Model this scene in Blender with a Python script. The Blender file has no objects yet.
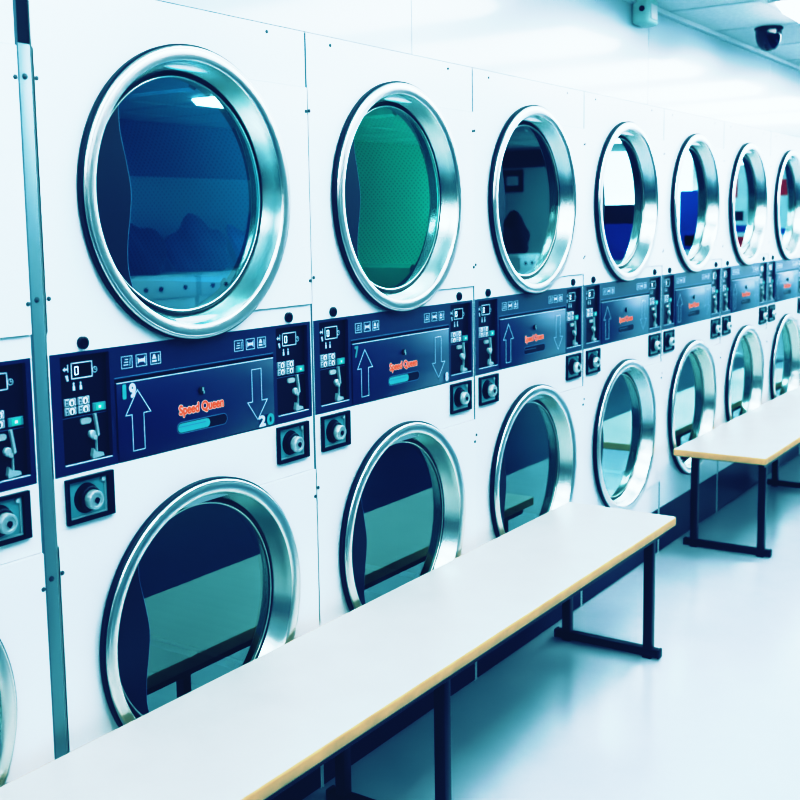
import bpy, bmesh, math, random
from math import sin, cos, pi, radians
from mathutils import Vector, Matrix
random.seed(7)
S = bpy.context.scene
COL = S.collection

# ------------------------------------------------------------------ materials
def srgb(r, g, b):
    f = lambda c: (c/255/12.92) if c/255 <= .04045 else ((c/255+.055)/1.055)**2.4
    return (f(r), f(g), f(b), 1)

def mat(name, col, rough=.5, metal=0.0, coat=0.0, coat_rough=.1, spec=.5, bump=None, vary=None, aniso=0, sheen=0):
    m = bpy.data.materials.new(name); m.use_nodes = True
    nt = m.node_tree; b = nt.nodes['Principled BSDF']
    b.inputs['Base Color'].default_value = col
    b.inputs['Roughness'].default_value = rough
    b.inputs['Metallic'].default_value = metal
    b.inputs['Sheen Weight'].default_value = sheen; b.inputs['Sheen Roughness'].default_value = .35; b.inputs['Sheen Tint'].default_value = (.5, .8, 1, 1)
    b.inputs['Coat Weight'].default_value = coat
    b.inputs['Coat Roughness'].default_value = coat_rough
    b.inputs['Specular IOR Level'].default_value = spec
    if aniso: b.inputs['Anisotropic'].default_value = aniso
    tc = nt.nodes.new('ShaderNodeTexCoord')
    if vary:      # (scale, amount)
        n = nt.nodes.new('ShaderNodeTexNoise'); n.inputs['Scale'].default_value = vary[0]; n.inputs['Detail'].default_value = 5
        nt.links.new(tc.outputs['Object'], n.inputs['Vector'])
        mr = nt.nodes.new('ShaderNodeMapRange'); mr.inputs['To Min'].default_value = 1-vary[1]; mr.inputs['To Max'].default_value = 1+vary[1]*.4
        mr.inputs['From Min'].default_value = .3; mr.inputs['From Max'].default_value = .7
        nt.links.new(n.outputs['Fac'], mr.inputs['Value'])
        mx = nt.nodes.new('ShaderNodeMix'); mx.data_type = 'RGBA'; mx.blend_type = 'MULTIPLY'; mx.inputs['Factor'].default_value = 1
        mx.inputs['A'].default_value = col
        nt.links.new(mr.outputs['Result'], mx.inputs['B'])
        nt.links.new(mx.outputs['Result'], b.inputs['Base Color'])
    if bump:      # (scale, strength, stretch xyz)
        n = nt.nodes.new('ShaderNodeTexNoise'); n.inputs['Scale'].default_value = bump[0]; n.inputs['Detail'].default_value = 3
        mp = nt.nodes.new('ShaderNodeMapping'); mp.inputs['Scale'].default_value = bump[2] if len(bump) > 2 else (1, 1, 1)
        nt.links.new(tc.outputs['Object'], mp.inputs['Vector']); nt.links.new(mp.outputs['Vector'], n.inputs['Vector'])
        bp = nt.nodes.new('ShaderNodeBump'); bp.inputs['Strength'].default_value = bump[1]; bp.inputs['Distance'].default_value = .01
        nt.links.new(n.outputs['Fac'], bp.inputs['Height']); nt.links.new(bp.outputs['Normal'], b.inputs['Normal'])
    return m

def emit(name, col, s):
    m = bpy.data.materials.new(name); m.use_nodes = True
    b = m.node_tree.nodes['Principled BSDF']
    b.inputs['Base Color'].default_value = col
    b.inputs['Emission Color'].default_value = col
    b.inputs['Emission Strength'].default_value = s
    return m

def glass_mat(name, tint, gain=1.0):
    m = bpy.data.materials.new(name); m.use_nodes = True
    nt = m.node_tree; nt.nodes.remove(nt.nodes['Principled BSDF'])
    out = nt.nodes['Material Output']
    t = nt.nodes.new('ShaderNodeBsdfTransparent'); t.inputs['Color'].default_value = tint
    g = nt.nodes.new('ShaderNodeBsdfGlossy'); g.inputs['Roughness'].default_value = .0
    g.inputs['Color'].default_value = (.80, 1, .98, 1)
    fr = nt.nodes.new('ShaderNodeFresnel'); fr.inputs['IOR'].default_value = 1.62
    mu = nt.nodes.new('ShaderNodeMath'); mu.operation = 'MULTIPLY_ADD'; mu.inputs[1].default_value = gain; mu.inputs[2].default_value = .20; mu.use_clamp = True
    nt.links.new(fr.outputs['Fac'], mu.inputs[0])
    mx = nt.nodes.new('ShaderNodeMixShader')
    nt.links.new(mu.outputs[0], mx.inputs['Fac']); nt.links.new(t.outputs[0], mx.inputs[1]); nt.links.new(g.outputs[0], mx.inputs[2])
    nt.links.new(mx.outputs[0], out.inputs['Surface'])
    return m

def drum_mat(name, col, hole, rough=.38):
    m = mat(name, col, rough, .55)
    nt = m.node_tree; b = nt.nodes['Principled BSDF']
    uv = nt.nodes.new('ShaderNodeUVMap'); uv.uv_map = 'UVMap'
    mp = nt.nodes.new('ShaderNodeMapping'); mp.inputs['Rotation'].default_value = (0, 0, radians(45))
    v = nt.nodes.new('ShaderNodeTexVoronoi'); v.voronoi_dimensions = '2D'; v.inputs['Scale'].default_value = 92; v.inputs['Randomness'].default_value = 0
    nt.links.new(uv.outputs['UV'], mp.inputs['Vector']); nt.links.new(mp.outputs['Vector'], v.inputs['Vector'])
    mr = nt.nodes.new('ShaderNodeMapRange'); mr.inputs['From Min'].default_value = .24; mr.inputs['From Max'].default_value = .32
    nt.links.new(v.outputs['Distance'], mr.inputs['Value'])
    mx = nt.nodes.new('ShaderNodeMix'); mx.data_type = 'RGBA'
    mx.inputs['A'].default_value = hole; mx.inputs['B'].default_value = col
    nt.links.new(mr.outputs['Result'], mx.inputs['Factor'])
    nt.links.new(mx.outputs['Result'], b.inputs['Base Color'])
    return m

M = dict(
    white=mat('white_enamel', srgb(236, 243, 246), .32, coat=.3, coat_rough=.15, bump=(3, .012)),
    door=mat('white_door_enamel', srgb(240, 245, 248), .28, coat=.3, coat_rough=.12, bump=(2.5, .015)),
    soffit=mat('gloss_white_laminate', srgb(206, 216, 223), .26, coat=.7, coat_rough=.09, bump=(1.6, .05, (.35, 1, 2.2))),
    chrome=mat('polished_steel', (.80, .82, .79, 1), .30, 1.0, bump=(5, .02)),
    chrome_shade=mat('shaded_inner_steel', (.64, .71, .69, 1), .25, 1.0, bump=(5, .015)),  # ring steel darkened to paint the dark reflections inside it
    band=mat('shaded_ring_side', (.005, .010, .03, 1), .45, .0),
    gasket=mat('black_rubber', (.006, .009, .022, 1), .5),
    glass=glass_mat('door_glass', (.60, .74, .80, 1), 1.7),
    panel=mat('navy_panel', srgb(20, 34, 78), .42, coat=.8, coat_rough=.36, sheen=.22),
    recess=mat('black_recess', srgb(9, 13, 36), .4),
    lint=mat('navy_lint_door', srgb(22, 37, 84), .38, coat=.9, coat_rough=.34, sheen=.28),
    line=mat('pale_print_and_highlight', srgb(205, 214, 232), .5),
    linedim=mat('dim_print_and_highlight', srgb(120, 140, 180), .5),
    red=mat('red_print', srgb(252, 104, 40), .5),
    pink=mat('pale_red_outline', srgb(238, 205, 205), .5),
    button=mat('white_button', srgb(225, 230, 236), .4),
    ink=mat('dark_ink', srgb(25, 32, 60), .5),
    green=mat('green_button', srgb(88, 196, 178), .4),
    led=emit('display_digit', (.72, .85, 1, 1), .9),
    screen=mat('display_glass', srgb(6, 8, 22), .12),
    steel=mat('satin_steel', (.52, .60, .63, 1), .4, .35),
    brass=mat('lock_metal', (.66, .72, .73, 1), .3, .5),
    screw=mat('dark_screw', (.11, .13, .15, 1), .4, .7),
    knob=mat('black_knob', (.006, .008, .02, 1), .3),
    seam=mat('seam_shade_grey', (.09, .13, .17, 1), .6),
    kick=mat('navy_kick_plate', srgb(12, 18, 58), .38, spec=.22),
    teal=mat('teal_reflection_and_print', srgb(108, 190, 192), .3, .2),
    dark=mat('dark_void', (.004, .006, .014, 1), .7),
    filler=mat('grey_filler_strip', srgb(140, 156, 162), .42, .5),
    bench_top=mat('white_laminate_top', srgb(196, 197, 194), .42, coat=.25, coat_rough=.25, vary=(9, .045)),
    wood=mat('plywood_edge', srgb(226, 190, 134), .5, bump=(30, .05, (.1, 1, 6)), vary=(14, .12)),
    black_steel=mat('black_painted_steel', srgb(13, 16, 36), .38, .2),
    floor=None, ceiling=None,
    sensor=mat('beige_plastic', srgb(190, 214, 210), .4),
    dome=mat('dark_dome', (.004, .006, .03, 1), .12, coat=.5),
    grid=mat('ceiling_grid_bar', srgb(214, 222, 224), .5),
    lamp=emit('lamp_diffuser', (.95, .99, 1, 1), 9.0),
    lampframe=mat('lamp_frame_white', srgb(225, 230, 230), .5),
    wallw=mat('white_wall_paint', srgb(222, 232, 236), .6, vary=(1.2, .05)),
    walldark=mat('blue_grey_unseen_wall', srgb(52, 80, 104), .6, vary=(1.2, .08)),
    wallmid=mat('pale_blue_wall_paint', srgb(120, 152, 168), .6, vary=(1.2, .05)),
    salmon=mat('salmon_reflection_rail', srgb(222, 150, 130), .5),
    cloth1=mat('navy_cloth', srgb(28, 40, 78), .9, bump=(14, .4)),
    cloth2=mat('dark_cloth', srgb(16, 20, 36), .9, bump=(14, .4)),
    cloth3=mat('blue_bag_cloth', srgb(32, 92, 160), .7, bump=(10, .3)),
    paper=mat('paper_white', srgb(235, 240, 245), .6),
    posterblue=mat('poster_blue', srgb(20, 90, 190), .5),
    posterred=mat('poster_red', srgb(226, 46, 60), .5),
    daylight=emit('window_daylight', (.86, .95, 1, 1), 4),
)
# drum metals
M['drum_navy'] = drum_mat('drum_navy', (.075, .24, .36, 1), (.058, .19, .29, 1))
M['crescent'] = mat('dark_crescent', (.004, .014, .036, 1), .5)
M['drum_dark'] = mat('drum_dark', (.03, .075, .13, 1), .5, .3)
M['drum_green_lit'] = drum_mat('drum_green_lit', (.06, .46, .36, 1), (.035, .30, .24, 1))

def floor_material():
    m = mat('polished_pale_floor', srgb(196, 216, 224), .22, coat=.35, coat_rough=.12)
    nt = m.node_tree; b = nt.nodes['Principled BSDF']
    tc = nt.nodes.new('ShaderNodeTexCoord')
    n = nt.nodes.new('ShaderNodeTexNoise'); n.inputs['Scale'].default_value = 5; n.inputs['Detail'].default_value = 8; n.inputs['Roughness'].default_value = .7
    nt.links.new(tc.outputs['Object'], n.inputs['Vector'])
    cr = nt.nodes.new('ShaderNodeValToRGB')
    cr.color_ramp.elements[0].position = .3; cr.color_ramp.elements[0].color = srgb(197, 204, 212)
    cr.color_ramp.elements[1].position = .72; cr.color_ramp.elements[1].color = srgb(203, 209, 216)
    nt.links.new(n.outputs['Fac'], cr.inputs['Fac']); nt.links.new(cr.outputs['Color'], b.inputs['Base Color'])
    mr = nt.nodes.new('ShaderNodeMapRange'); mr.inputs['To Min'].default_value = .2; mr.inputs['To Max'].default_value = .27
    nt.links.new(n.outputs['Fac'], mr.inputs['Value']); nt.links.new(mr.outputs['Result'], b.inputs['Roughness'])
    return m
M['floor'] = floor_material()
M['floor_unseen_dark'] = mat('unseen_dark_blue_floor', srgb(34, 66, 96), .3, vary=(3, .1))  # unseen floor zone, made dark to darken the lower door reflections

M['ceiling'] = mat('ceiling_tile', srgb(232, 238, 238), .85, vary=(60, .06), bump=(80, .15))

# ------------------------------------------------------------------ mesh builder
class MB:
    def __init__(s, off=(0, 0, 0)):
        s.bm = bmesh.new(); s.uv = s.bm.loops.layers.uv.new('UVMap'); s.off = Vector(off)
    def face(s, pts, m=0, uvs=None):
        vs = [s.bm.verts.new(p) for p in pts]
        f = s.bm.faces.new(vs); f.material_index = m
        if uvs:
            for l, u in zip(f.loops, uvs): l[s.uv].uv = u
        return f
    def box(s, x0, x1, y0, y1, z0, z1, m=0, bev=0, seg=2):
        g = bmesh.ops.create_cube(s.bm, size=1, matrix=Matrix.Translation(((x0+x1)/2, (y0+y1)/2, (z0+z1)/2)) @ Matrix.Diagonal((x1-x0, y1-y0, z1-z0, 1)))
        vs = g['verts']; fs = {f for v in vs for f in v.link_faces}
        for f in fs: f.material_index = m
        if bev:
            es = {e for v in vs for e in v.link_edges}
            r = bmesh.ops.bevel(s.bm, geom=list(es), offset=bev, segments=seg, affect='EDGES', profile=.5)
            for f in r['faces']: f.material_index = m
        return s
    def lathe(s, prof, c, axis='Y', m=0, seg=96, closed=False):
        """prof: list of (radius, along axis)"""
        rings = []
        for r, t in prof:
            ring = []
            for k in range(seg):
                a = 2*pi*k/seg
                if axis == 'Y': p = (c[0]+r*cos(a), c[1]+t, c[2]+r*sin(a))
                elif axis == 'Z': p = (c[0]+r*cos(a), c[1]+r*sin(a), c[2]+t)
                else: p = (c[0]+t, c[1]+r*cos(a), c[2]+r*sin(a))
                ring.append(s.bm.verts.new(p))
            rings.append(ring)
        n = len(rings)
        for i in range(n if closed else n-1):
            A, B = rings[i], rings[(i+1) % n]
            for k in range(seg):
                f = s.bm.faces.new((A[k], A[(k+1) % seg], B[(k+1) % seg], B[k])); f.material_index = m
        return rings
    def cap(s, ring, m=0):
        f = s.bm.faces.new(ring); f.material_index = m
    def cyl(s, c, r, t0, t1, axis='Y', m=0, seg=24, bev=0):
        if bev:
            pr = [(r-bev, t0), (r, t0+bev), (r, t1-bev), (r-bev, t1)]
        else: pr = [(r, t0), (r, t1)]
        R = s.lathe(pr, c, axis, m, seg); s.cap(R[0], m); s.cap(R[-1], m)
        return s
    def poly(s, pts, y, th, m=0):
        """flat plate in the xz plane, front at y, going back th"""
        n = len(pts)
        a = [s.bm.verts.new((x, y, z)) for x, z in pts]; b = [s.bm.verts.new((x, y+th, z)) for x, z in pts]
        s.bm.faces.new(a).material_index = m
        s.bm.faces.new(b[::-1]).material_index = m
        for i in range(n):
            s.bm.faces.new((a[i], b[i], b[(i+1) % n], a[(i+1) % n])).material_index = m
        return s
    def stroke(s, pts, w, y, m=0, closed=True, th=.0006):
        n = len(pts)
        for i in range(n if closed else n-1):
            p, q = Vector(pts[i]), Vector(pts[(i+1) % n]); d = (q-p)
            if d.length < 1e-6: continue
            d.normalize(); e = d*(w/2); nn = Vector((-d.y, d.x))*(w/2)
            s.poly([tuple(p-e-nn), tuple(q+e-nn), tuple(q+e+nn), tuple(p-e+nn)], y, th, m)
        return s
    def text(s, txt, x, z, h, y, m=0, bold=0.0, width=None):
        """bold: stroke gain in metres, made by repeated strikes"""
        cu = bpy.data.curves.new('t', 'FONT'); cu.body = txt; cu.size = 1
        o = bpy.data.objects.new('t', cu); COL.objects.link(o)
        bpy.context.view_layer.update()
        me = o.evaluated_get(bpy.context.evaluated_depsgraph_get()).to_mesh()
        xs = [v.co.x for v in me.vertices]; sc = h/.7
        sx = (width/(max(xs)-min(xs))) if width else sc; x0 = min(xs)
        strikes = [(0, 0)] + ([(bold*cos(pi*k/4), bold*sin(pi*k/4)) for k in range(8)] if bold else [])
        for q, (dx, dz) in enumerate(strikes):
            vs = [s.bm.verts.new((x+(v.co.x-x0)*sx+dx, y-.00001*q, z+v.co.y*sc+dz)) for v in me.vertices]
            for p in me.polygons:
                try: f = s.bm.faces.new([vs[i] for i in p.vertices]); f.material_index = m
                except ValueError: pass
        o.evaluated_get(bpy.context.evaluated_depsgraph_get()).to_mesh_clear()
        bpy.data.objects.remove(o); bpy.data.curves.remove(cu)
        return s
    def build(s, name, mats, parent=None, smooth=40, recalc=True):
        for v in s.bm.verts: v.co -= s.off
        if recalc: bmesh.ops.recalc_face_normals(s.bm, faces=s.bm.faces[:])
        me = bpy.data.meshes.new(name); s.bm.to_mesh(me); s.bm.free()
        for m in mats: me.materials.append(m)
        if smooth:
            me.polygons.foreach_set('use_smooth', [True]*len(me.polygons)); me.set_sharp_from_angle(angle=radians(smooth))
        o = bpy.data.objects.new(name, me); COL.objects.link(o); o.parent = parent
        return o

def tag(o, label, cat, group=None):
    o['label'] = label; o['category'] = cat
    if group: o['group'] = group
    return o
def empty(name, loc):
    o = bpy.data.objects.new(name, None); COL.objects.link(o); o.location = loc; o.empty_display_size = .1
    return o
def struct(o): o['kind'] = 'structure'; return o
def copy_tree(o, parent=None):
    c = o.copy(); COL.objects.link(c); c.parent = parent
    for ch in list(o.children): copy_tree(ch, c)
    return c

# ------------------------------------------------------------------ the stacked dryer
P = .80
OFF = (.40, .45, 0)
def B(): return MB(OFF)
ZU, ZL, XC = 1.521, .589, .40
YG = .029           # glass plane

CRESCENT_PTS = [(-.1745, .178), (-.173, .127), (-.160, .068), (-.150, .008), (-.155, -.042), (-.165, -.100), (-.166, -.150), (-.155, -.1953)]
def catmull(P_, n=5):
    out = []
    for i in range(len(P_)-1):
        p0, p1, p2, p3 = P_[max(i-1, 0)], P_[i], P_[i+1], P_[min(i+2, len(P_)-1)]
        for k in range(n):
            t = k/n
            out.append(tuple(.5*(2*p1[j]+(p2[j]-p0[j])*t+(2*p0[j]-5*p1[j]+4*p2[j]-p3[j])*t*t+(3*p1[j]-p0[j]-3*p2[j]+p3[j])*t**3) for j in (0, 1)))
    return out+[P_[-1]]
CRESCENT = catmull(CRESCENT_PTS)
def door_parts(root, zc, z0, z1, drum_m, up):
    # square door leaf: two cheeks either side of the ring
    b = B(); y = -.006; R = .287
    for sgn, xe in ((1, .7955),):
        lo, hi = z0-zc, z1-zc
        zs = [lo+(hi-lo)*k/40 for k in range(41)]
        for k in range(40):
            za, zb = zs[k], zs[k+1]
            xa, xb = XC+sgn*math.sqrt(R*R-za*za), XC+sgn*math.sqrt(R*R-zb*zb)
            b.face([(xa, y, zc+za), (xe, y, zc+za), (xe, y, zc+zb), (xb, y, zc+zb)])
        b.face([(xe, y, z0), (xe, .012, z0), (xe, .012, z1), (xe, y, z1)])
        xa = XC+sgn*math.sqrt(R*R-lo*lo); xb = XC+sgn*math.sqrt(R*R-hi*hi)
        b.face([(xa, y, z0), (xa, .012, z0), (xe, .012, z0), (xe, y, z0)])
        b.face([(xb, y, z1), (xe, y, z1), (xe, .012, z1), (xb, .012, z1)])
    bmesh.ops.remove_doubles(b.bm, verts=b.bm.verts[:], dist=1e-5)
    d = b.build('door', [M['door']], root, 20)
    # bright steel ring
    b = B(); c = (XC, 0, zc)
    b.lathe([(.3080, -.0175), (.3075, -.0200), (.3055, -.0222), (.3020, -.0230), (.3005, -.0224), (.2990, -.0229), (.2830, -.0224), (.2795, -.0205), (.2775, -.0170),
             (.2715, -.0020), (.2640, .0150), (.2570, YG-.001)], c, 'Y', 0, 128)
    pr = [(.2485+.0018*cos(2*pi*k/8), YG-.003+.0018*sin(2*pi*k/8)) for k in range(8)]
    b.lathe(pr, c, 'Y', 0, 96, True)
    b.bm.faces.ensure_lookup_table()
    for f in b.bm.faces:
        cc = f.calc_center_median()
        if math.hypot(cc.x-XC, cc.z-zc) < .2775 and math.hypot(cc.x-XC, cc.z-zc) > .2515: f.material_index = 1
    b.build('door_ring', [M['chrome'], M['chrome_shade']], d, 35)
    b = B(); b.lathe([(.3035, -.002), (.3112, -.003), (.3118, -.0150), (.3100, -.0172), (.3070, -.0182)], c, 'Y', 0, 128)
    b.build('ring_shade_band', [M['band']], d, 30)  # shade on the ring's outer wall put into a dark band
    b = B(); b.lathe([(.2570, YG-.002), (.2535, YG-.0055), (.2500, YG-.003), (.2495, YG+.004)], c, 'Y', 0, 96)
    b.build('gasket', [M['gasket']], d, 50)
    b = B(); b.face([(XC+.25*cos(2*pi*k/96), YG, zc+.25*sin(2*pi*k/96)) for k in range(96)])
    b.build('door_glass', [M['glass']], d, 0, False)
    b = B(); S_ = CRESCENT; arc = []  # dark crescent over the left of the glass
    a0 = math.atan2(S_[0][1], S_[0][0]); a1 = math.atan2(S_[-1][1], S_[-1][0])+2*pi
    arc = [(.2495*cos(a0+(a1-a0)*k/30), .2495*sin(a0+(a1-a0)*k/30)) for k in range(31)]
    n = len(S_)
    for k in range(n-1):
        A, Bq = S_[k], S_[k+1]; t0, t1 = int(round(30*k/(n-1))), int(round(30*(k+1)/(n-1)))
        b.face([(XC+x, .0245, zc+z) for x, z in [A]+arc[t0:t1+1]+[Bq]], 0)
        for dx, m_ in ((.0016, 1),):  # edge highlight painted as a thin pale strip
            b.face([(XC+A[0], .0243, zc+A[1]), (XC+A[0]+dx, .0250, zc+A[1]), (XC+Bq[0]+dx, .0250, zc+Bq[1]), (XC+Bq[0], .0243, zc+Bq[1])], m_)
    b.build('door_crescent', [M['crescent'], M['linedim']], d, 0)
    # drum
    b = B(); rd = .325; y0, y1 = .062, .60; seg = 96
    def ring(r, y): return [(XC+r*cos(2*pi*k/seg), y, zc+r*sin(2*pi*k/seg)) for k in range(seg)]
    def band(A, Bq, m, uvf=None):
        for k in range(seg):
            j = (k+1) % seg
            pts = [A[k], A[j], Bq[j], Bq[k]]
            uvs = None
            if uvf == 'side':
                L = 2*pi*rd/seg
                uvs = [(k*L, A[k][1]), ((k+1)*L, A[k][1]), ((k+1)*L, Bq[k][1]), (k*L, Bq[k][1])]
            elif uvf == 'flat': uvs = [(p[0], p[2]) for p in pts]
            b.face(pts, m, uvs)
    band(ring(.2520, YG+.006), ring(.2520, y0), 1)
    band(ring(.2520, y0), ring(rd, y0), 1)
    band(ring(rd, y0), ring(rd, y1), 0, 'side')
    band(ring(rd, y1), ring(.10, y1), 0, 'flat')
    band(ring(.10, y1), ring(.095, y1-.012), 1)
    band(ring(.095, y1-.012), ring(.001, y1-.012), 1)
    dr = b.build('drum', [drum_m, M['dark']], root, 30, False)
    for q in range(3):
        a = radians(70+120*q); b = B()
        u = Vector((cos(a), 0, sin(a))); t = Vector((-sin(a), 0, cos(a))); C0 = Vector((XC, 0, zc))
        prof = [(-.045, rd-.004), (-.022, rd-.05), (-.008, rd-.075), (.008, rd-.075), (.022, rd-.05), (.045, rd-.004)]
        Aq = [C0+u*r+t*w+Vector((0, y0+.01, 0)) for w, r in prof]; Bq = [C0+u*r+t*w+Vector((0, y1-.01, 0)) for w, r in prof]
        for k in range(5): b.face([Aq[k], Aq[k+1], Bq[k+1], Bq[k]])
        b.face(Aq); b.face(Bq[::-1])
        b.build('drum_vane', [M['drum_vane']], dr, 0)

def rect(x0, x1, z0, z1): return [(x0, z0), (x1, z0), (x1, z1), (x0, z1)]
def stadium(x0, x1, z0, z1, n=8):
    r = (z1-z0)/2; zc = (z0+z1)/2
    return [(x1-r+r*cos(a), zc+r*sin(a)) for a in [(-pi/2+pi*k/n) for k in range(n+1)]] + [(x0+r+r*cos(a), zc+r*sin(a)) for a in [(pi/2+pi*k/n) for k in range(n+1)]]
def disc(x, z, r, n=20): return [(x+r*cos(2*pi*k/n), z+r*sin(2*pi*k/n)) for k in range(n)]

YF = .0105     # recessed keypad face
def keypad(panel, x0):
    """x0: left edge of the recess (width .119)"""
    y = YF-.0008; x0 += .0075
    # display
    b = B(); b.box(x0+.026, x0+.072, YF-.003, YF+.002, 1.167, 1.192, 1)
    b.stroke(rect(x0+.024, x0+.0745, 1.1645, 1.1945), .0026, YF-.0034, 0)
    def seg(xa, xb, za, zb): b.poly(rect(xa, xb, za, zb), YF-.0036, .0004, 2)
    dx = x0+.032
    seg(dx, dx+.008, 1.186, 1.188); seg(dx, dx+.008, 1.171, 1.173); seg(dx-.001, dx+.001, 1.172, 1.187); seg(dx+.007, dx+.009, 1.172, 1.187)
    b.build('display', [M['line'], M['screen'], M['led']], panel, 0)
    # printed marks round the display, each its own object
    b = B(); cx = x0+.0835; N = 20
    A = [(cx+.0063*cos(2*pi*k/N), 1.1765+.0063*sin(2*pi*k/N)) for k in range(N)]; I = [(cx+.0047*cos(2*pi*k/N), 1.1765+.0047*sin(2*pi*k/N)) for k in range(N)]
    for k in range(N):
        j = (k+1) % N; b.face([(p[0], y, p[1]) for p in (A[k], A[j], I[j], I[k])])
    hand = [(cx-.0007, 1.1758), (cx+.0035, 1.1758), (cx+.0035, 1.1772), (cx+.0007, 1.1772), (cx+.0007, 1.1814), (cx-.0007, 1.1814)]
    b.face([(p[0], y, p[1]) for p in hand])
    b.face([(p[0], y, p[1]) for p in (I[5], A[5], (cx+.0007, 1.1814), (cx-.0007, 1.1814))])
    bmesh.ops.remove_doubles(b.bm, verts=b.bm.verts[:], dist=1e-5)
    b.build('clock_symbol', [M['line']], panel, 0)
    b = B(); b.poly([(x0+.005, 1.184), (x0+.011, 1.189), (x0+.011, 1.186), (x0+.0165, 1.186), (x0+.0165, 1.193), (x0+.019, 1.193), (x0+.019, 1.178), (x0+.0165, 1.178), (x0+.0165, 1.182), (x0+.011, 1.182), (x0+.011, 1.179)], y, .0006)
    b.build('arrow_symbol', [M['line']], panel, 0)
    b = B(); b.poly([(x0+.010, 1.172), (x0+.017, 1.173), (x0+.019, 1.161), (x0+.014, 1.160)], y, .0006); b.build('hand_symbol', [M['line']], panel, 0)
    for q in (.030, .047):
        b = B(); b.poly([(x0+q-.0030, 1.141), (x0+q+.0034, 1.141), (x0+q+.0030, 1.150), (x0+q+.0012, 1.1510), (x0+q+.0026, 1.1550), (x0+q, 1.1578), (x0+q-.0026, 1.1550), (x0+q-.0012, 1.1510), (x0+q-.0028, 1.150)], y, .0006)
        b.build('coin_symbol', [M['line']], panel, 0)
    # four white buttons, one green
    for i, (bx, bz) in enumerate(((.004, 1.1115), (.004, 1.0945), (.037, 1.1115), (.037, 1.0945))):
        b = B(); b.box(x0+bx, x0+bx+.028, YF-.004, YF+.001, bz, bz+.0155, 0, .0012, 1)
        b.poly(disc(x0+bx+.016, bz+.0078, .0080, 16), YF-.0046, .0006, 2); b.stroke(disc(x0+bx+.016, bz+.0078, .0080, 16), .0008, YF-.0048, 1)
        b.poly(disc(x0+bx+.0165, bz+.0085, .0019, 8), YF-.0050, .0003, 1); b.poly(rect(x0+bx+.0150, x0+bx+.0180, bz+.003, bz+.0085), YF-.0050, .0003, 1)
        b.poly(rect(x0+bx+.003, x0+bx+.006, bz+.003, bz+.006), YF-.0046, .0003, 1); b.poly(rect(x0+bx+.003, x0+bx+.006, bz+.009, bz+.012), YF-.0046, .0003, 1)
        b.build('button', [M['buttondim'], M['ink'], M['button']], panel, 0)
    b = B(); b.box(x0+.0725, x0+.1055, YF-.004, YF+.001, 1.0935, 1.1105, 1, .0012, 1)
    b.poly(rect(x0+.079, x0+.0985, 1.0955, 1.1085), YF-.0046, .0006, 0)
    b.poly(rect(x0+.085, x0+.092, 1.099, 1.105), YF-.0050, .0003, 2)
    g = b.build('start_button', [M['green'], M['buttongreen'], M['button']], panel, 0); g['label'] = 'green start button'
    # coin mechanism
    b = B()
    b.poly(stadium(x0+.040, x0+.067, 1.072, 1.084), YF-.004, .004, 1)
    b.poly([(x0+.073, 1.088), (x0+.078, 1.090), (x0+.085, 1.046), (x0+.080, 1.043)], YF-.006, .006, 0)
    b.cyl((x0+.0655, YF-.004, 1.050), .0085, -.005, .004, 'Y', 0, 16, .0015); b.cyl((x0+.070, YF-.004, 1.043), .005, -.006, .004, 'Y', 1, 12)
    b.poly(rect(x0+.076, x0+.0785, 1.008, 1.046), YF-.005, .005, 0)
    b.poly([(x0+.062, 1.006), (x0+.066, 1.022), (x0+.072, 1.014), (x0+.090, 1.010), (x0+.092, 1.003), (x0+.064, 1.001)], YF-.008, .008, 0)
    b.build('coin_slot', [M['steel'], M['brass']], panel, 30)

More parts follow.
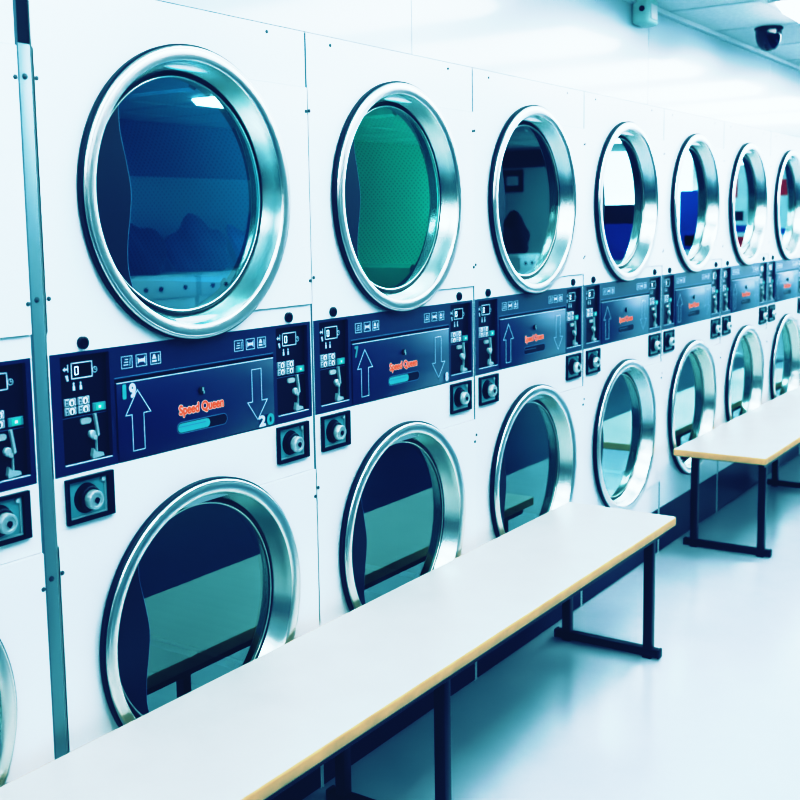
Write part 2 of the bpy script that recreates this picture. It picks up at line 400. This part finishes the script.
def make_dryer():
    root = empty('stacked_dryer', (0, 0, 0))
    # cabinet
    b = B(); D = .92
    b.box(.0030, .0060, .0, D, 0, 1.912); b.box(.7940, .7970, .0, D, 0, 1.912)
    b.box(.0060, .7940, D-.01, D, .02, 1.912); b.box(.0060, .7940, .02, D, 1.902, 1.912); b.box(.0060, .7940, .02, D, .02, .03)
    x0, x1 = .0060, .7940
    b.box(x0, x1, .0, .02, .200, .3215); b.box(x0, x1, .0, .02, .8475, .9795); b.box(x0, x1, .0, .02, 1.2170, 1.2585); b.box(x0, x1, 0, .02, 1.7825, 1.912)
    b.box(x0, x1, .03, .04, .96, 1.24)
    for zc, z0, z1 in ((ZU, 1.2585, 1.7825), (ZL, .3215, .8475)):
        for k in range(40):
            za, zb = z0+(z1-z0)*k/40-zc, z0+(z1-z0)*(k+1)/40-zc
            xa, xb = XC-math.sqrt(.287**2-za*za), XC-math.sqrt(.287**2-zb*zb)
            b.face([(xa, 0, zc+za), (.0030, 0, zc+za), (.0030, 0, zc+zb), (xb, 0, zc+zb)])
    b.build('cabinet', [M['white']], root, 20)
    b = B(); b.box(.7972, .8028, -.0008, .02, .2, 1.910); b.build('seam_shade', [M['seam']], root, 0)  # dark strip painting the shade in the gap between cabinets
    b = B(); b.box(.0062, .7938, .001, .02, .004, .1985, 0, .001, 1)
    b.build('kick_plate', [M['kick']], root, 30)
    door_parts(root, ZU, 1.2605, 1.7805, M['drum_navy'], True)
    door_parts(root, ZL, .3235, .8455, M['drum_dark'], False)
    # control panel
    b = B(); x0, x1 = .0030, .7970; F = .0008
    rl, rr = (.031, .151), (.6635, .7825)
    b.box(x0, x1, F, .028, 1.2095, 1.2165); b.box(x0, x1, F, .028, .9805, .9985)
    for xa, xb in ((x0, rl[0]), (rl[1], .1625), (.6515, rr[0]), (rr[1], x1)): b.box(xa, xb, F, .028, .9985, 1.2095)
    b.box(.1625, .6515, F, .028, 1.1500, 1.2095)
    b.box(.1625, .6515, .0045, .028, .9985, 1.1500, 1)
    for a, c in (rl, rr):
        b.box(a, c, YF, .028, .9985, 1.2095, 1)
    for a, c in (rl, rr):      # light on each recess ledge painted as a pale line; thin print line
        b.box(a+.002, c-.002, -.0002, .002, .9975, .9999, 2); b.poly(rect(a+.006, c-.004, 1.0885, 1.0895), YF-.0006, .0005, 3)
    b.box(.163, .651, F-.0006, F+.0002, 1.1525, 1.1540, 3)  # thin highlight painted as a dim strip
    pn = b.build('control_panel', [M['panel'], M['recess'], M['line'], M['linedim']], root, 20)
    keypad(pn, rl[0]); keypad(pn, rr[0]+.0005)
    # pictogram strip
    for base in (.183, .5185):
        for k in range(3):
            b = B(); u = base+k*.0395; y = F-.0006
            b.stroke(rect(u, u+.0285, 1.1705, 1.1945), .0016, y)
            if k == 0:
                for q in range(3): b.poly(rect(u+.005+q*.002, u+.018, 1.176+q*.0055, 1.1785+q*.0055), y, .0005)
                b.stroke([(u+.022, 1.175), (u+.0235, 1.190)], .0016, y, 0, False)
            elif k == 1:
                b.poly([(u+.004, 1.175), (u+.012, 1.182), (u+.004, 1.190)], y, .0005); b.poly(rect(u+.009, u+.020, 1.179, 1.186), y, .0005); b.poly([(u+.025, 1.174), (u+.017, 1.182), (u+.025, 1.191)], y, .0005)
            else:
                b.poly(rect(u+.004, u+.017, 1.1745, 1.179), y, .0005); b.poly([(u+.004, 1.181), (u+.017, 1.181), (u+.013, 1.191), (u+.008, 1.191)], y, .0005); b.poly(rect(u+.021, u+.0245, 1.175, 1.189), y, .0005)
            b.build('pictogram', [M['line']], pn, 0)
    # lint door with print
    b = B(); y = -.0016
    b.box(.1650, .6490, y, .0042, .9830, 1.1430, 0, .0012, 2)
    b.box(.1655, .6485, y-.0006, y+.002, 1.1412, 1.1432, 1)  # light caught on the top edge, painted as a pale strip
    ld = b.build('lint_door', [M['lint'], M['line']], root, 30)
    y -= .0007
    b = B()
    b.stroke([(.203, .9985), (.235, .9985), (.235, 1.074), (.2545, 1.074), (.220, 1.1235), (.186, 1.074), (.203, 1.074)], .0020, y)
    b.build('printed_arrow', [M['line']], ld, 0)
    b = B()
    b.stroke([(.571, 1.1225), (.604, 1.1225), (.604, 1.0475), (.6235, 1.0475), (.588, 1.0035), (.5545, 1.0475), (.571, 1.0475)], .0020, y)
    b.build('printed_arrow', [M['line']], ld, 0)
    b = B()
    b.text('Speed Queen', .3360, 1.0530, .0195, y+.0001, 1, .0029, .1365); b.text('Speed Queen', .3360, 1.0530, .0195, y-.0004, 0, .0012, .1365)
    b.build('lettering', [M['red'], M['pink']], ld, 0, False)
    # recessed pull
    b = B(); st = stadium(.3275, .4840, 1.0115, 1.0360)
    b.stroke(st, .0016, y-.0002, 2); b.poly(st, y, .0006, 1)
    b.poly(stadium(.3300, .4280, 1.0140, 1.0335), y-.0006, .0006, 0); b.poly(rect(.333, .415, 1.0260, 1.0275), y-.0009, .0003, 2)  # teal plate paints the reflection in the pull cup
    b.build('pull_handle', [M['teal'], M['gasket'], M['linedim']], ld, 0)
    b = B(); b.cyl((.4045, y, 1.0975), .0085, -.004, .002, 'Y', 0, 20, .001); b.box(.4035, .4085, y-.0046, y-.004, 1.096, 1.104, 1); b.box(.407, .4105, y-.0046, y-.004, 1.090, 1.0965, 1)
    b.build('lock', [M['gasket'], M['steel']], ld, 30)
    # coin boxes with key locks
    for u in (.0265, .6545):
        b = B(); w = .1165; z0, z1 = .8835, .9725
        b.box(u, u+.006, -.008, .004, z0, z1, 0); b.box(u+w-.014, u+w, -.008, .004, z0, z1, 0); b.box(u+.006, u+w-.014, -.008, .004, z0, z0+.007, 0); b.box(u+.006, u+w-.014, -.008, .004, z1-.007, z1, 0)
        b.box(u+.006, u+w-.014, -.0015, .003, z0+.007, z1-.007, 1)
        b.box(u+.010, u+w-.018, -.0045, -.0025, z0+.009, z0+.012, 2); b.box(u+w-.0215, u+w-.0195, -.0045, -.0025, z0+.012, z1-.010, 2)
        b.cyl((u+w-.026, -.004, z1-.014), .0045, -.003, .001, 'Y', 2, 12)
        cb = b.build('coin_box', [M['recess'], M['coinface'], M['steel']], root, 30)
        b = B(); cx, cz = u+.050, z0+.045
        b.lathe([(.030, -.0015), (.029, -.004), (.022, -.005)], (cx, 0, cz), 'Y', 1, 32)
        b.lathe([(.0255, -.004), (.0245, -.011), (.0215, -.013), (.0195, -.013)], (cx+.004, 0, cz-.001), 'Y', 1, 32)
        R_ = b.lathe([(.0195, -.012), (.0190, -.024), (.0175, -.026), (.0130, -.026), (.0125, -.024)], (cx+.006, 0, cz-.003), 'Y', 0, 32)
        b.cap(R_[-1], 0)
        b.cyl((cx+.006, -.0265, cz-.003), .0055, -.001, .001, 'Y', 1, 16); b.box(cx+.0045, cx+.0075, -.0278, -.026, cz-.010, cz-.003, 1)
        b.box(cx+.012, cx+.022, -.020, -.010, cz-.020, cz-.012, 0, .002, 1)
        b.build('key_lock', [M['brass'], M['recess']], cb, 35)
    # black bumpers above the panel
    for u in (.0855, .7090):
        b = B(); b.lathe([(.0125, .0), (.0125, -.006), (.009, -.008), (.0065, -.008), (.0055, -.005)], (u, 0, 1.2335), 'Y', 0, 24)
        b.cyl((u, -.003, 1.2335), .006, -.003, .003, 'Y', 0, 12)
        b.build('bumper', [M['knob']], root, 30)
    for (u, z) in ((.1, 1.893), (.66, 1.895), (.0105, 1.7275), (.0125, 1.3235), (.7895, 1.7245), (.7905, 1.317), (.0105, .7945), (.7905, .777)):
        b = B(); yy = -.006 if (z < 1.78 and u > .5) else 0
        b.lathe([(.0044, 0), (.0040, -.0018), (.0024, -.0026), (.0004, -.0027)], (u, yy, z), 'Y', 0, 14)
        b.build('screw', [M['screw']], root, 50)
    return root

M['buttondim'] = mat('button_frame', srgb(190, 198, 212), .45)
M['buttongreen'] = mat('button_green_frame', srgb(96, 150, 160), .45)
M['coinface'] = mat('coin_box_face', srgb(122, 172, 180), .35, .25)
M['drum_vane'] = mat('drum_vane', (.05, .16, .26, 1), .4, .4)

proto = make_dryer()
DRY_GROUP = 'stacked dryers in one row along the wall'
labels = {
    -1: 'white stacked dryer cut off by the left edge, before the grey filler strip',
    0: 'white stacked dryer with number stickers 19 and 20 on its navy panel',
    1: 'white stacked dryer with a drum tinted by green light behind its upper glass',
    2: 'white stacked dryer behind the far end of the nearer bench, dark clothes mirrored above',
    3: 'white stacked dryer standing at the gap between the two benches',
    4: 'white stacked dryer whose lower door is crossed by the farther bench corner',
    5: 'white stacked dryer second from the right edge, behind the farther bench',
    6: 'white stacked dryer at the right edge, last one in view behind the farther bench',
}
dryers = {}
for i in range(-1, 7):
    o = proto if i == -1 else copy_tree(proto)
    o.location = (i*P + .40 - (.030 if i == -1 else 0), .45, 0)
    tag(o, labels[i], 'dryer', DRY_GROUP)
    dryers[i] = o

def kids(o, base): return [c for c in o.children if c.name.split('.')[0] == base]
# second full machine: green light put into the drum colour
for c in kids(dryers[1], 'drum'):
    if sum((c.matrix_local @ Vector(p)).z for p in c.bound_box)/8 > 1:
        c.data = c.data.copy(); c.data.materials[0] = M['drum_green_lit']
        for v in c.children:
            v.data = v.data.copy(); v.data.materials[0] = M['drum_green_lit']
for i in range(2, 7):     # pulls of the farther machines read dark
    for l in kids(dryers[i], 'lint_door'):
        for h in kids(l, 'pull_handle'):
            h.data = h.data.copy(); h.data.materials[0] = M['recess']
# number stickers
def sticker(i, chars, z, h):
    ld = kids(dryers[i], 'lint_door')[0]
    b = B(); ms = []
    for ch, x, wd, m in chars:
        if m not in ms: ms.append(m)
        b.text(ch, x, z, h, -.0033, ms.index(m), .0022, wd)
    return b.build('number_sticker', [M[m] for m in ms], ld, 0, False)
sticker(0, [('1', .1810, .006, 'teal'), ('9', .1985, .0145, 'line')], 1.1105, .0270)
sticker(0, [('2', .5915, .0210, 'line'), ('0', .6205, .0220, 'teal')], .9865, .0235)
sticker(1, [('8', .6255, .0145, 'line')], .9890, .0235)
sticker(1, [('7', .1750, .0130, 'coinface')], 1.1080, .0270)

# filler strip between the cut-off machine and its neighbour, with two screws
b = MB(); b.box(-.0292, .0005, .0, .06, 0, 1.787, 0, .002, 2); b.box(-.0285, .001, .002, .9, 1.787, 1.91, 1); b.box(-.0292, .0005, .06, .9, 0, 1.787, 1)  # black block above the strip paints the shade of the gap
for z in (1.728, 1.323, .79): b.lathe([(.0055, 0), (.005, -.002), (.0005, -.003)], (-.015, 0, z), 'Y', 2, 14)
struct(b.build('trim_1', [M['filler'], M['dark'], M['screw']], None, 30))

# ------------------------------------------------------------------ benches
def make_bench(x0, x1, legs):
    L = x1-x0; ya, yb = -.438, -.038; zt = .457; cx = (x0+x1)/2; cy = (ya+yb)/2
    root = empty('bench', (cx, cy, 0)); off = (cx, cy, 0)
    def roundrect(i, r):
        pts = []
        for (px, py, a0) in ((x1-i-r, yb-i-r, 0), (x0+i+r, yb-i-r, 90), (x0+i+r, ya+i+r, 180), (x1-i-r, ya+i+r, 270)):
            pts += [(px+r*cos(radians(a0+15*k)), py+r*sin(radians(a0+15*k))) for k in range(7)]
        return pts
    b = MB(off)
    lo = [b.bm.verts.new((x, y, zt-.028)) for x, y in roundrect(.0015, .012)]
    mi = [b.bm.verts.new((x, y, zt-.0015)) for x, y in roundrect(.0015, .012)]
    up = [b.bm.verts.new((x, y, zt)) for x, y in roundrect(.003, .0105)]
    n = len(lo)
    for k in range(n):
        j = (k+1) % n
        b.bm.faces.new((lo[k], lo[j], mi[j], mi[k])); b.bm.faces.new((mi[k], mi[j], up[j], up[k]))
    b.bm.faces.new(up); b.bm.faces.new(lo[::-1])
    top = b.build('bench_top', [M['bench_top']], root, 30)
    b = MB(off)
    prof = [(.0015, zt-.0005), (.0004, zt-.002), (-.0005, zt-.006), (-.0005, zt-.023), (.0004, zt-.0275), (.002, zt-.029)]
    rings = [[b.bm.verts.new((x, y, z)) for x, y in roundrect(i, .012-i*.5)] for i, z in prof]
    for A, C_ in zip(rings, rings[1:]):
        for k in range(n):
            j = (k+1) % n; b.bm.faces.new((A[k], A[j], C_[j], C_[k]))
    b.build('edge_band', [M['wood']], top, 50)
    for yy in (ya+.032, yb-.032):
        b = MB(off); b.box(x0+.05, x1-.05, yy-.012, yy+.012, zt-.054, zt-.0285, 0, .002, 1)
        b.build('rail', [M['black_steel']], root, 30)
    for lx in legs:
        for yy in (ya+.045, yb-.060):
            b = MB(off); b.box(lx-.015, lx+.015, yy-.015, yy+.015, .028, zt-.0285, 0, .003, 2)
            lg = b.build('leg', [M['black_steel']], root, 30)
            b = MB(off); sg = -1 if yy < cy else 1
            b.cyl((lx+.018, yy, zt-.05), .0045, -.004, .004, 'X', 0, 10)
            b.build('bolt', [M['steel']], lg, 30)
        b = MB(off); b.box(lx-.0155, lx+.0155, ya+.012, yb-.024, .006, .034, 0, .004, 2)
        fb = b.build('foot_bar', [M['black_steel']], root, 30)
        for yy, sg in ((ya+.012, -1), (yb-.024, 1)):
            b = MB(off); b.box(lx-.0165, lx+.0165, min(yy, yy+sg*.010), max(yy, yy+sg*.010), .004, .036, 0, .005, 2)
            b.box(lx-.014, lx+.014, yy-sg*.035-.015, yy-sg*.035+.015, 0, .006, 0)
            b.build('end_cap', [M['gasket']], fb, 30)
        b = MB(off); b.box(lx-.015, lx+.015, ya+.06, yb-.06, zt-.055, zt-.0295, 0, .002, 1)
        b.build('cross_bar', [M['black_steel']], root, 30)
    return root
tag(make_bench(-.655, 2.198, (-.55, .76, 2.068)), 'nearer white-topped bench with wood edging, running out of the bottom of the picture', 'bench', 'benches in front of the dryers')
tag(make_bench(3.255, 6.110, (3.379, 4.69, 6.01)), 'farther white-topped bench with wood edging, cut off by the right edge', 'bench', 'benches in front of the dryers')

# ------------------------------------------------------------------ the room
XL, XR, YB, H = -3.2, 10.4, -5.0, 2.305
b = MB(); b.box(XL-.1, XR+.1, -1.22, 1.0, -.08, 0); b.box(XL-.1, XR+.1, YB-.1, -1.22, -.08, 0, 1); struct(b.build('floor', [M['floor'], M['floor_unseen_dark']], None, 0))
b = MB(); b.box(XL-.1, XR+.1, YB-.1, 1.0, H, H+.08); struct(b.build('ceiling', [M['ceiling']], None, 0))
# bulkhead wall above the dryers, in panels
b = MB(); seams = [XL, -2.217, -.473, 1.271, 3.015, 4.759, 6.503, 8.247, XR]
for s0, s1 in zip(seams, seams[1:]):
    b.box(s0+.0018, s1-.0018, 0, .02, 1.9135, H-.0005, 0, .001, 1)
b.box(XL, XR, .02, .06, 1.9135, H-.0005, 1)
b.box(XL, -.85, 0, .06, 0, 1.9135, 0); b.box(5.61, XR, 0, .06, 0, 1.9135, 0)
struct(b.build('wall_back', [M['soffit'], M['linedim']], None, 20))
b = MB(); b.box(XL, XR, -.022, -.0005, H-.022, H-.0005, 0, .002, 1); struct(b.build('trim_2', [M['grid']], None, 30))
for k, X in enumerate((1.271, 3.015, 4.759)):
    pass
# camera-side wall, unseen: dark, salmon and white bands added to reflect in the rings
b = MB(); b.box(XL-.08, XL, YB, .06, 0, 1.36, 1); b.box(XL-.08, XL, YB, .06, 1.50, H, 0); b.box(XL-.08, XL+.02, YB, .06, 1.36, 1.50, 2)
struct(b.build('wall_left', [M['wallw'], M['walldark'], M['salmon']], None, 0))
b = MB(); b.box(XL-.08, 6.45, YB-.08, YB, 0, 1.86, 0); b.box(XL-.08, 6.45, YB-.08, YB, 1.86, H, 1); b.box(6.45, XR+.08, YB-.08, YB, 0, H, 1); struct(b.build('wall_front', [M['wallmid'], M['walldark']], None, 0))  # unseen wall; dark parts shaped to keep the door reflections dark
b = MB(); b.box(XR, XR+.08, YB, .06, 0, H, 0); struct(b.build('wall_right', [M['wallw']], None, 0))

# ceiling grid
b = MB()
x = 3.8
xs = [3.8+.6*k for k in range(-11, 11)]
for X in xs: b.box(X-.012, X+.012, YB, -.02, H-.004, H+.001)
for k in range(9):
    Y = -.40-.6*k
    if Y > YB: b.box(XL, XR, Y-.012, Y+.012, H-.0042, H+.001)
struct(b.build('trim_3', [M['grid']], None, 0))

# ceiling light panels
def make_light():
    root = empty('ceiling_light', (0, 0, H)); w, l = .288, .588
    b = MB(); 
    b.box(-w, w, -l, -l+.022, -.010, -.004); b.box(-w, w, l-.022, l, -.010, -.004); b.box(-w, -w+.022, -l, l, -.010, -.004); b.box(w-.022, w, -l, l, -.010, -.004)
    b.build('frame', [M['lampframe']], root, 0)
    b = MB()
    for x, y in ((0, 0),):
        A = [(-w+.021, -l+.021), (w-.021, -l+.021), (w-.021, l-.021), (-w+.021, l-.021)]; I = [(p[0]*.90, p[1]*.95) for p in A]
        for k in range(4):
            j = (k+1) % 4; b.face([(*A[k], -.006), (*A[j], -.006), (*I[j], -.050), (*I[k], -.050)])  # bowl dropped below the frame to throw light on the ceiling
        b.face([(*p, -.050) for p in I]); b.face([(*p, -.006) for p in A][::-1])
    b.build('diffuser', [M['lamp']], root, 0)
    return root
lp = make_light(); first = True
names_x = {3.5: 'beside the dark dome camera'}
for row, Y in enumerate((-1.0, -3.0)):
    for X in (-1.3, -.1, 1.1, 2.3, 3.5, 4.7, 5.9, 7.1, 8.3) if row == 0 else (-1.3, 1.1, 4.4, 9.5):
        o = lp if first else copy_tree(lp); first = False
        o.location = (X, Y if X < 9 else -2.75, H)  # last panel is added to brighten the far end wall
        if row == 0 and X == 3.5: lab = 'bright ceiling light panel beside the dark dome camera'
        else: lab = 'square white ceiling light panel %s, %.1f metres along the dryer row' % ('over the dryer aisle' if row == 0 else 'over the washers', X+3.2)
        tag(o, lab, 'ceiling light', 'ceiling light panels')

# dome camera
root = empty('security_camera', (3.836, -.245, H))
b = MB(); b.cyl((0, 0, 0), .062, -.016, -.004, 'Z', 0, 32, .003); b.build('base', [M['gasket']], root, 40)
b = MB(); R_ = b.lathe([(.058, -.016), (.057, -.040), (.052, -.066), (.043, -.086), (.029, -.101), (.012, -.108), (.001, -.109)], (0, 0, 0), 'Z', 0, 32)
b.build('dome', [M['dome']], root, 60)
tag(root, 'dark dome security camera hanging from the ceiling near the wall', 'security camera')
# alarm sensor on the bulkhead
root = empty('alarm_sensor', (2.885, 0, 2.205))
b = MB(); 
pts = [(-.062, .005), (-.055, .0), (.055, .0), (.066, .012), (.068, .095), (-.062, .095)]
b.box(-.056, .060, -.070, -.0005, .0, .098, 0, .014, 3); b.build('housing', [M['sensor']], root, 40)
b = MB(); b.box(-.030, .038, -.0735, -.069, .018, .075, 0, .004, 2); b.build('lens', [M['lampframe']], root, 40)
b = MB(); b.cyl((-.056, -.045, .055), .011, -.004, .003, 'X', 0, 16, .001); b.build('eye', [M['dome']], root, 40)
b = MB(); b.box(-.05, .03, -.064, -.004, .0985, .0995, 0); b.box(-.052, .0, -.060, -.001, .0985, .0998, 0); b.build('bracket', [M['gasket']], root, 40)
tag(root, 'small pale alarm sensor on the white wall just below the ceiling', 'alarm sensor')

# ---- the opposite side of the room, seen in the door glass
def make_washer():
    root = empty('top_loading_washer', (0, 0, 0))
    b = MB(); b.box(-.33, .33, -.33, .33, .02, 1.08, 0, .012, 2); b.box(-.30, .30, -.30, .30, 0, .03, 1); b.build('cabinet', [M['white'], M['gasket']], root, 30)
    b = MB(); b.box(-.25, .25, -.12, .30, 1.080, 1.092, 0, .004, 2); b.build('lid', [M['door']], root, 30)
    b = MB(); b.box(-.325, .325, .325, .350, .92, 1.07, 0, .008, 2)
    bp = b.build('control_panel', [M['paper']], root, 30)
    for u in (-.20, -.05, .20):
        b = MB(); b.cyl((u, .350, .995), .018, -.004, .014, 'Y', 0, 20, .003); b.build('dial', [M['band']], bp, 30)
    return root
wp = make_washer()
washers = [4.5, 5.2, 5.9, 6.6, 9.7]
for k, X in enumerate(washers):
    o = wp if k == 0 else copy_tree(wp)
    o.location = (X, -4.6 if X < 9 else -4.2, 0)
    tag(o, 'white top loading washer across the room, %s from the entrance end' % ['first', 'second', 'third', 'fourth', 'fifth', 'sixth', 'seventh'][k], 'washer', 'washers facing the dryers')
def pile(name, X, Y, z, w, d, h, m, seed):
    r = random.Random(seed); b = MB((X, Y, z)); bm = b.bm
    g = bmesh.ops.create_icosphere(bm, subdivisions=4, radius=1)
    ph = [(r.uniform(0, 6), r.uniform(2, 6), r.uniform(2, 6), r.uniform(2, 6)) for _ in range(5)]
    for v in g['verts']:
        n = v.co.copy(); k = 1+sum(.06*sin(p+a*n.x+b_*n.y+c*n.z) for p, a, b_, c in ph)
        v.co = Vector((X+n.x*w*k, Y+n.y*d*k, z+max(0, (n.z*.62+.45)*h*k)))
    o = b.build(name, [m], None, 60); o.location = (X, Y, z); return o
for X, w, h, m, lab in ((4.5, .29, .36, 'cloth2', 'low dark'), (5.2, .31, .40, 'cloth1', 'navy'), (5.9, .30, .38, 'cloth3', 'bright blue'), (6.6, .31, .62, 'cloth1', 'tall deep blue stand-in'), (9.7, .42, .40, 'cloth2', 'wide black')):  # the tall one stands in for a mirrored person's silhouette
    o = pile('laundry_bag', X, -4.57 if X < 9 else -4.17, 1.092, w*.9, .22, h, M[m], int(X*10))
    tag(o, '%s laundry bag slumped on a washer across the room' % lab, 'laundry bag', 'laundry on the washers')
# bright shop window with posters at the far end
b = MB()
b.box(XR-.03, XR, -3.72, -.80, .80, 2.26, 1); b.box(XR-.034, XR-.03, -3.66, -2.30, .86, 2.20, 0); b.box(XR-.034, XR-.03, -2.22, -.86, .86, 2.20, 0)
struct(b.build('window_1', [M['daylight'], M['lampframe']], None, 0))
def poster(lab, y0, y1, z0, z1, bands, mats):
    b = MB(); b.box(XR-.12, XR-.11, y0, y1, .03, z1, 0); b.box(XR-.20, XR-.04, y0, y1, 0, .03, 0)
    for ya, yb, za, zb, m in bands: b.box(XR-.123, XR-.12, y0+ya*(y1-y0), y0+yb*(y1-y0), z0+za*(z1-z0), z0+zb*(z1-z0), m)
    tag(b.build('standing_banner', [M[m] for m in mats], None, 0), lab, 'banner', 'banners standing before the far shop window')
poster('blue and black standing banner with a white foot before the far shop window', -3.4, -2.75, .80, 1.62, [(0, 1, .74, 1, 2), (0, 1, .25, .74, 1)], ['paper', 'posterblue', 'ink'])
poster('tall blue standing banner with a white foot before the far shop window', -2.40, -2.12, .80, 1.75, [(0, 1, .34, 1, 1), (.2, .8, .38, .5, 2)], ['paper', 'posterblue', 'ink'])
poster('white standing banner with red stripes and red foot before the far shop window', -1.95, -1.62, .80, 2.0, [(.1, .5, .72, .95, 1), (0, 1, .2, .38, 1), (.2, .7, .52, .6, 2), (0, 1, .42, .48, 3)], ['paper', 'posterred', 'ink', 'posterblue'])
poster('narrow white and red standing banner nearest the dryers before the far shop window', -1.45, -1.15, .80, 1.95, [(.1, .6, .76, .9, 1), (0, 1, .22, .38, 1), (0, 1, .42, .47, 3)], ['paper', 'posterred', 'ink', 'posterblue'])
b = MB(); b.box(XR-.025, XR, YB, -3.74, 2.08, H-.03, 0); struct(b.build('trim_4', [M['walldark']], None, 0))
b = MB(); b.box(XR-.03, XR, -4.60, -4.34, 1.80, 2.05, 0); b.box(XR-.032, XR-.03, -4.55, -4.39, 1.87, 1.98, 1)
tag(b.build('picture_frame', [M['ink'], M['paper']], None, 0), 'small dark framed picture on the far white wall', 'picture')

# unseen fill lights added to brighten the two nearest full upper drums
for i, col, e in ((0, (.2, .85, .9), 6), (1, (.28, 1, .82), 5.5)):
    l = bpy.data.lights.new('drum_fill', 'POINT'); l.energy = e; l.color = col; l.shadow_soft_size = .04
    o = bpy.data.objects.new('drum_fill', l); COL.objects.link(o); o.parent = dryers[i]; o.location = (0, -.33, ZU)

# ------------------------------------------------------------------ world, camera, colour
w = bpy.data.worlds.new('World'); S.world = w; w.use_nodes = True
w.node_tree.nodes['Background'].inputs['Color'].default_value = (.55, .78, .9, 1)
w.node_tree.nodes['Background'].inputs['Strength'].default_value = .3

cam = bpy.data.cameras.new('camera'); co = bpy.data.objects.new('camera', cam); COL.objects.link(co); S.camera = co
F = 1103.933
cam.sensor_width = 36; cam.lens = F/800*36; cam.shift_x = 5.4369/800; cam.shift_y = -46.9864/800
cam.clip_start = .05
fwd = Vector((.8218926, .5574972, -.11700181)); r2 = Vector((.55980696, -.82848397, -.01518175)); u2 = Vector((.10539791, .05302066, .99301565))
co.matrix_world = Matrix(((r2.x, u2.x, -fwd.x, -1.3351), (r2.y, u2.y, -fwd.y, -1.6946), (r2.z, u2.z, -fwd.z, 1.4545), (0, 0, 0, 1)))
cam.dof.use_dof = True; cam.dof.focus_distance = 2.7; cam.dof.aperture_fstop = 6

S.view_settings.view_transform = 'Standard'
S.view_settings.look = 'None'
S.view_settings.exposure = 0

vs = S.view_settings
vs.use_curve_mapping = True
cm = vs.curve_mapping
def curve(ci, pts):
    c = cm.curves[ci]
    while len(c.points) > 2: c.points.remove(c.points[1])
    c.points[0].location = pts[0]; c.points[-1].location = pts[-1]
    for p in pts[1:-1]: c.points.new(*p)
cm.use_clip = False
cm.clip_max_x = 4; cm.extend = 'HORIZONTAL'
curve(0, [(0, .002), (.06, .005), (.12, .013), (.26, .070), (.42, .36), (.60, .715), (.80, .80), (1.1, .875), (1.7, .925), (3, .96)])
curve(1, [(0, .005), (.06, .019), (.12, .075), (.26, .255), (.42, .49), (.60, .75), (.80, .865), (1.1, .925), (1.7, .965), (3, 1)])
curve(2, [(0, .017), (.06, .056), (.12, .118), (.26, .285), (.42, .53), (.60, .79), (.80, .90), (1.1, .95), (1.7, .98), (3, 1)])
cm.update()
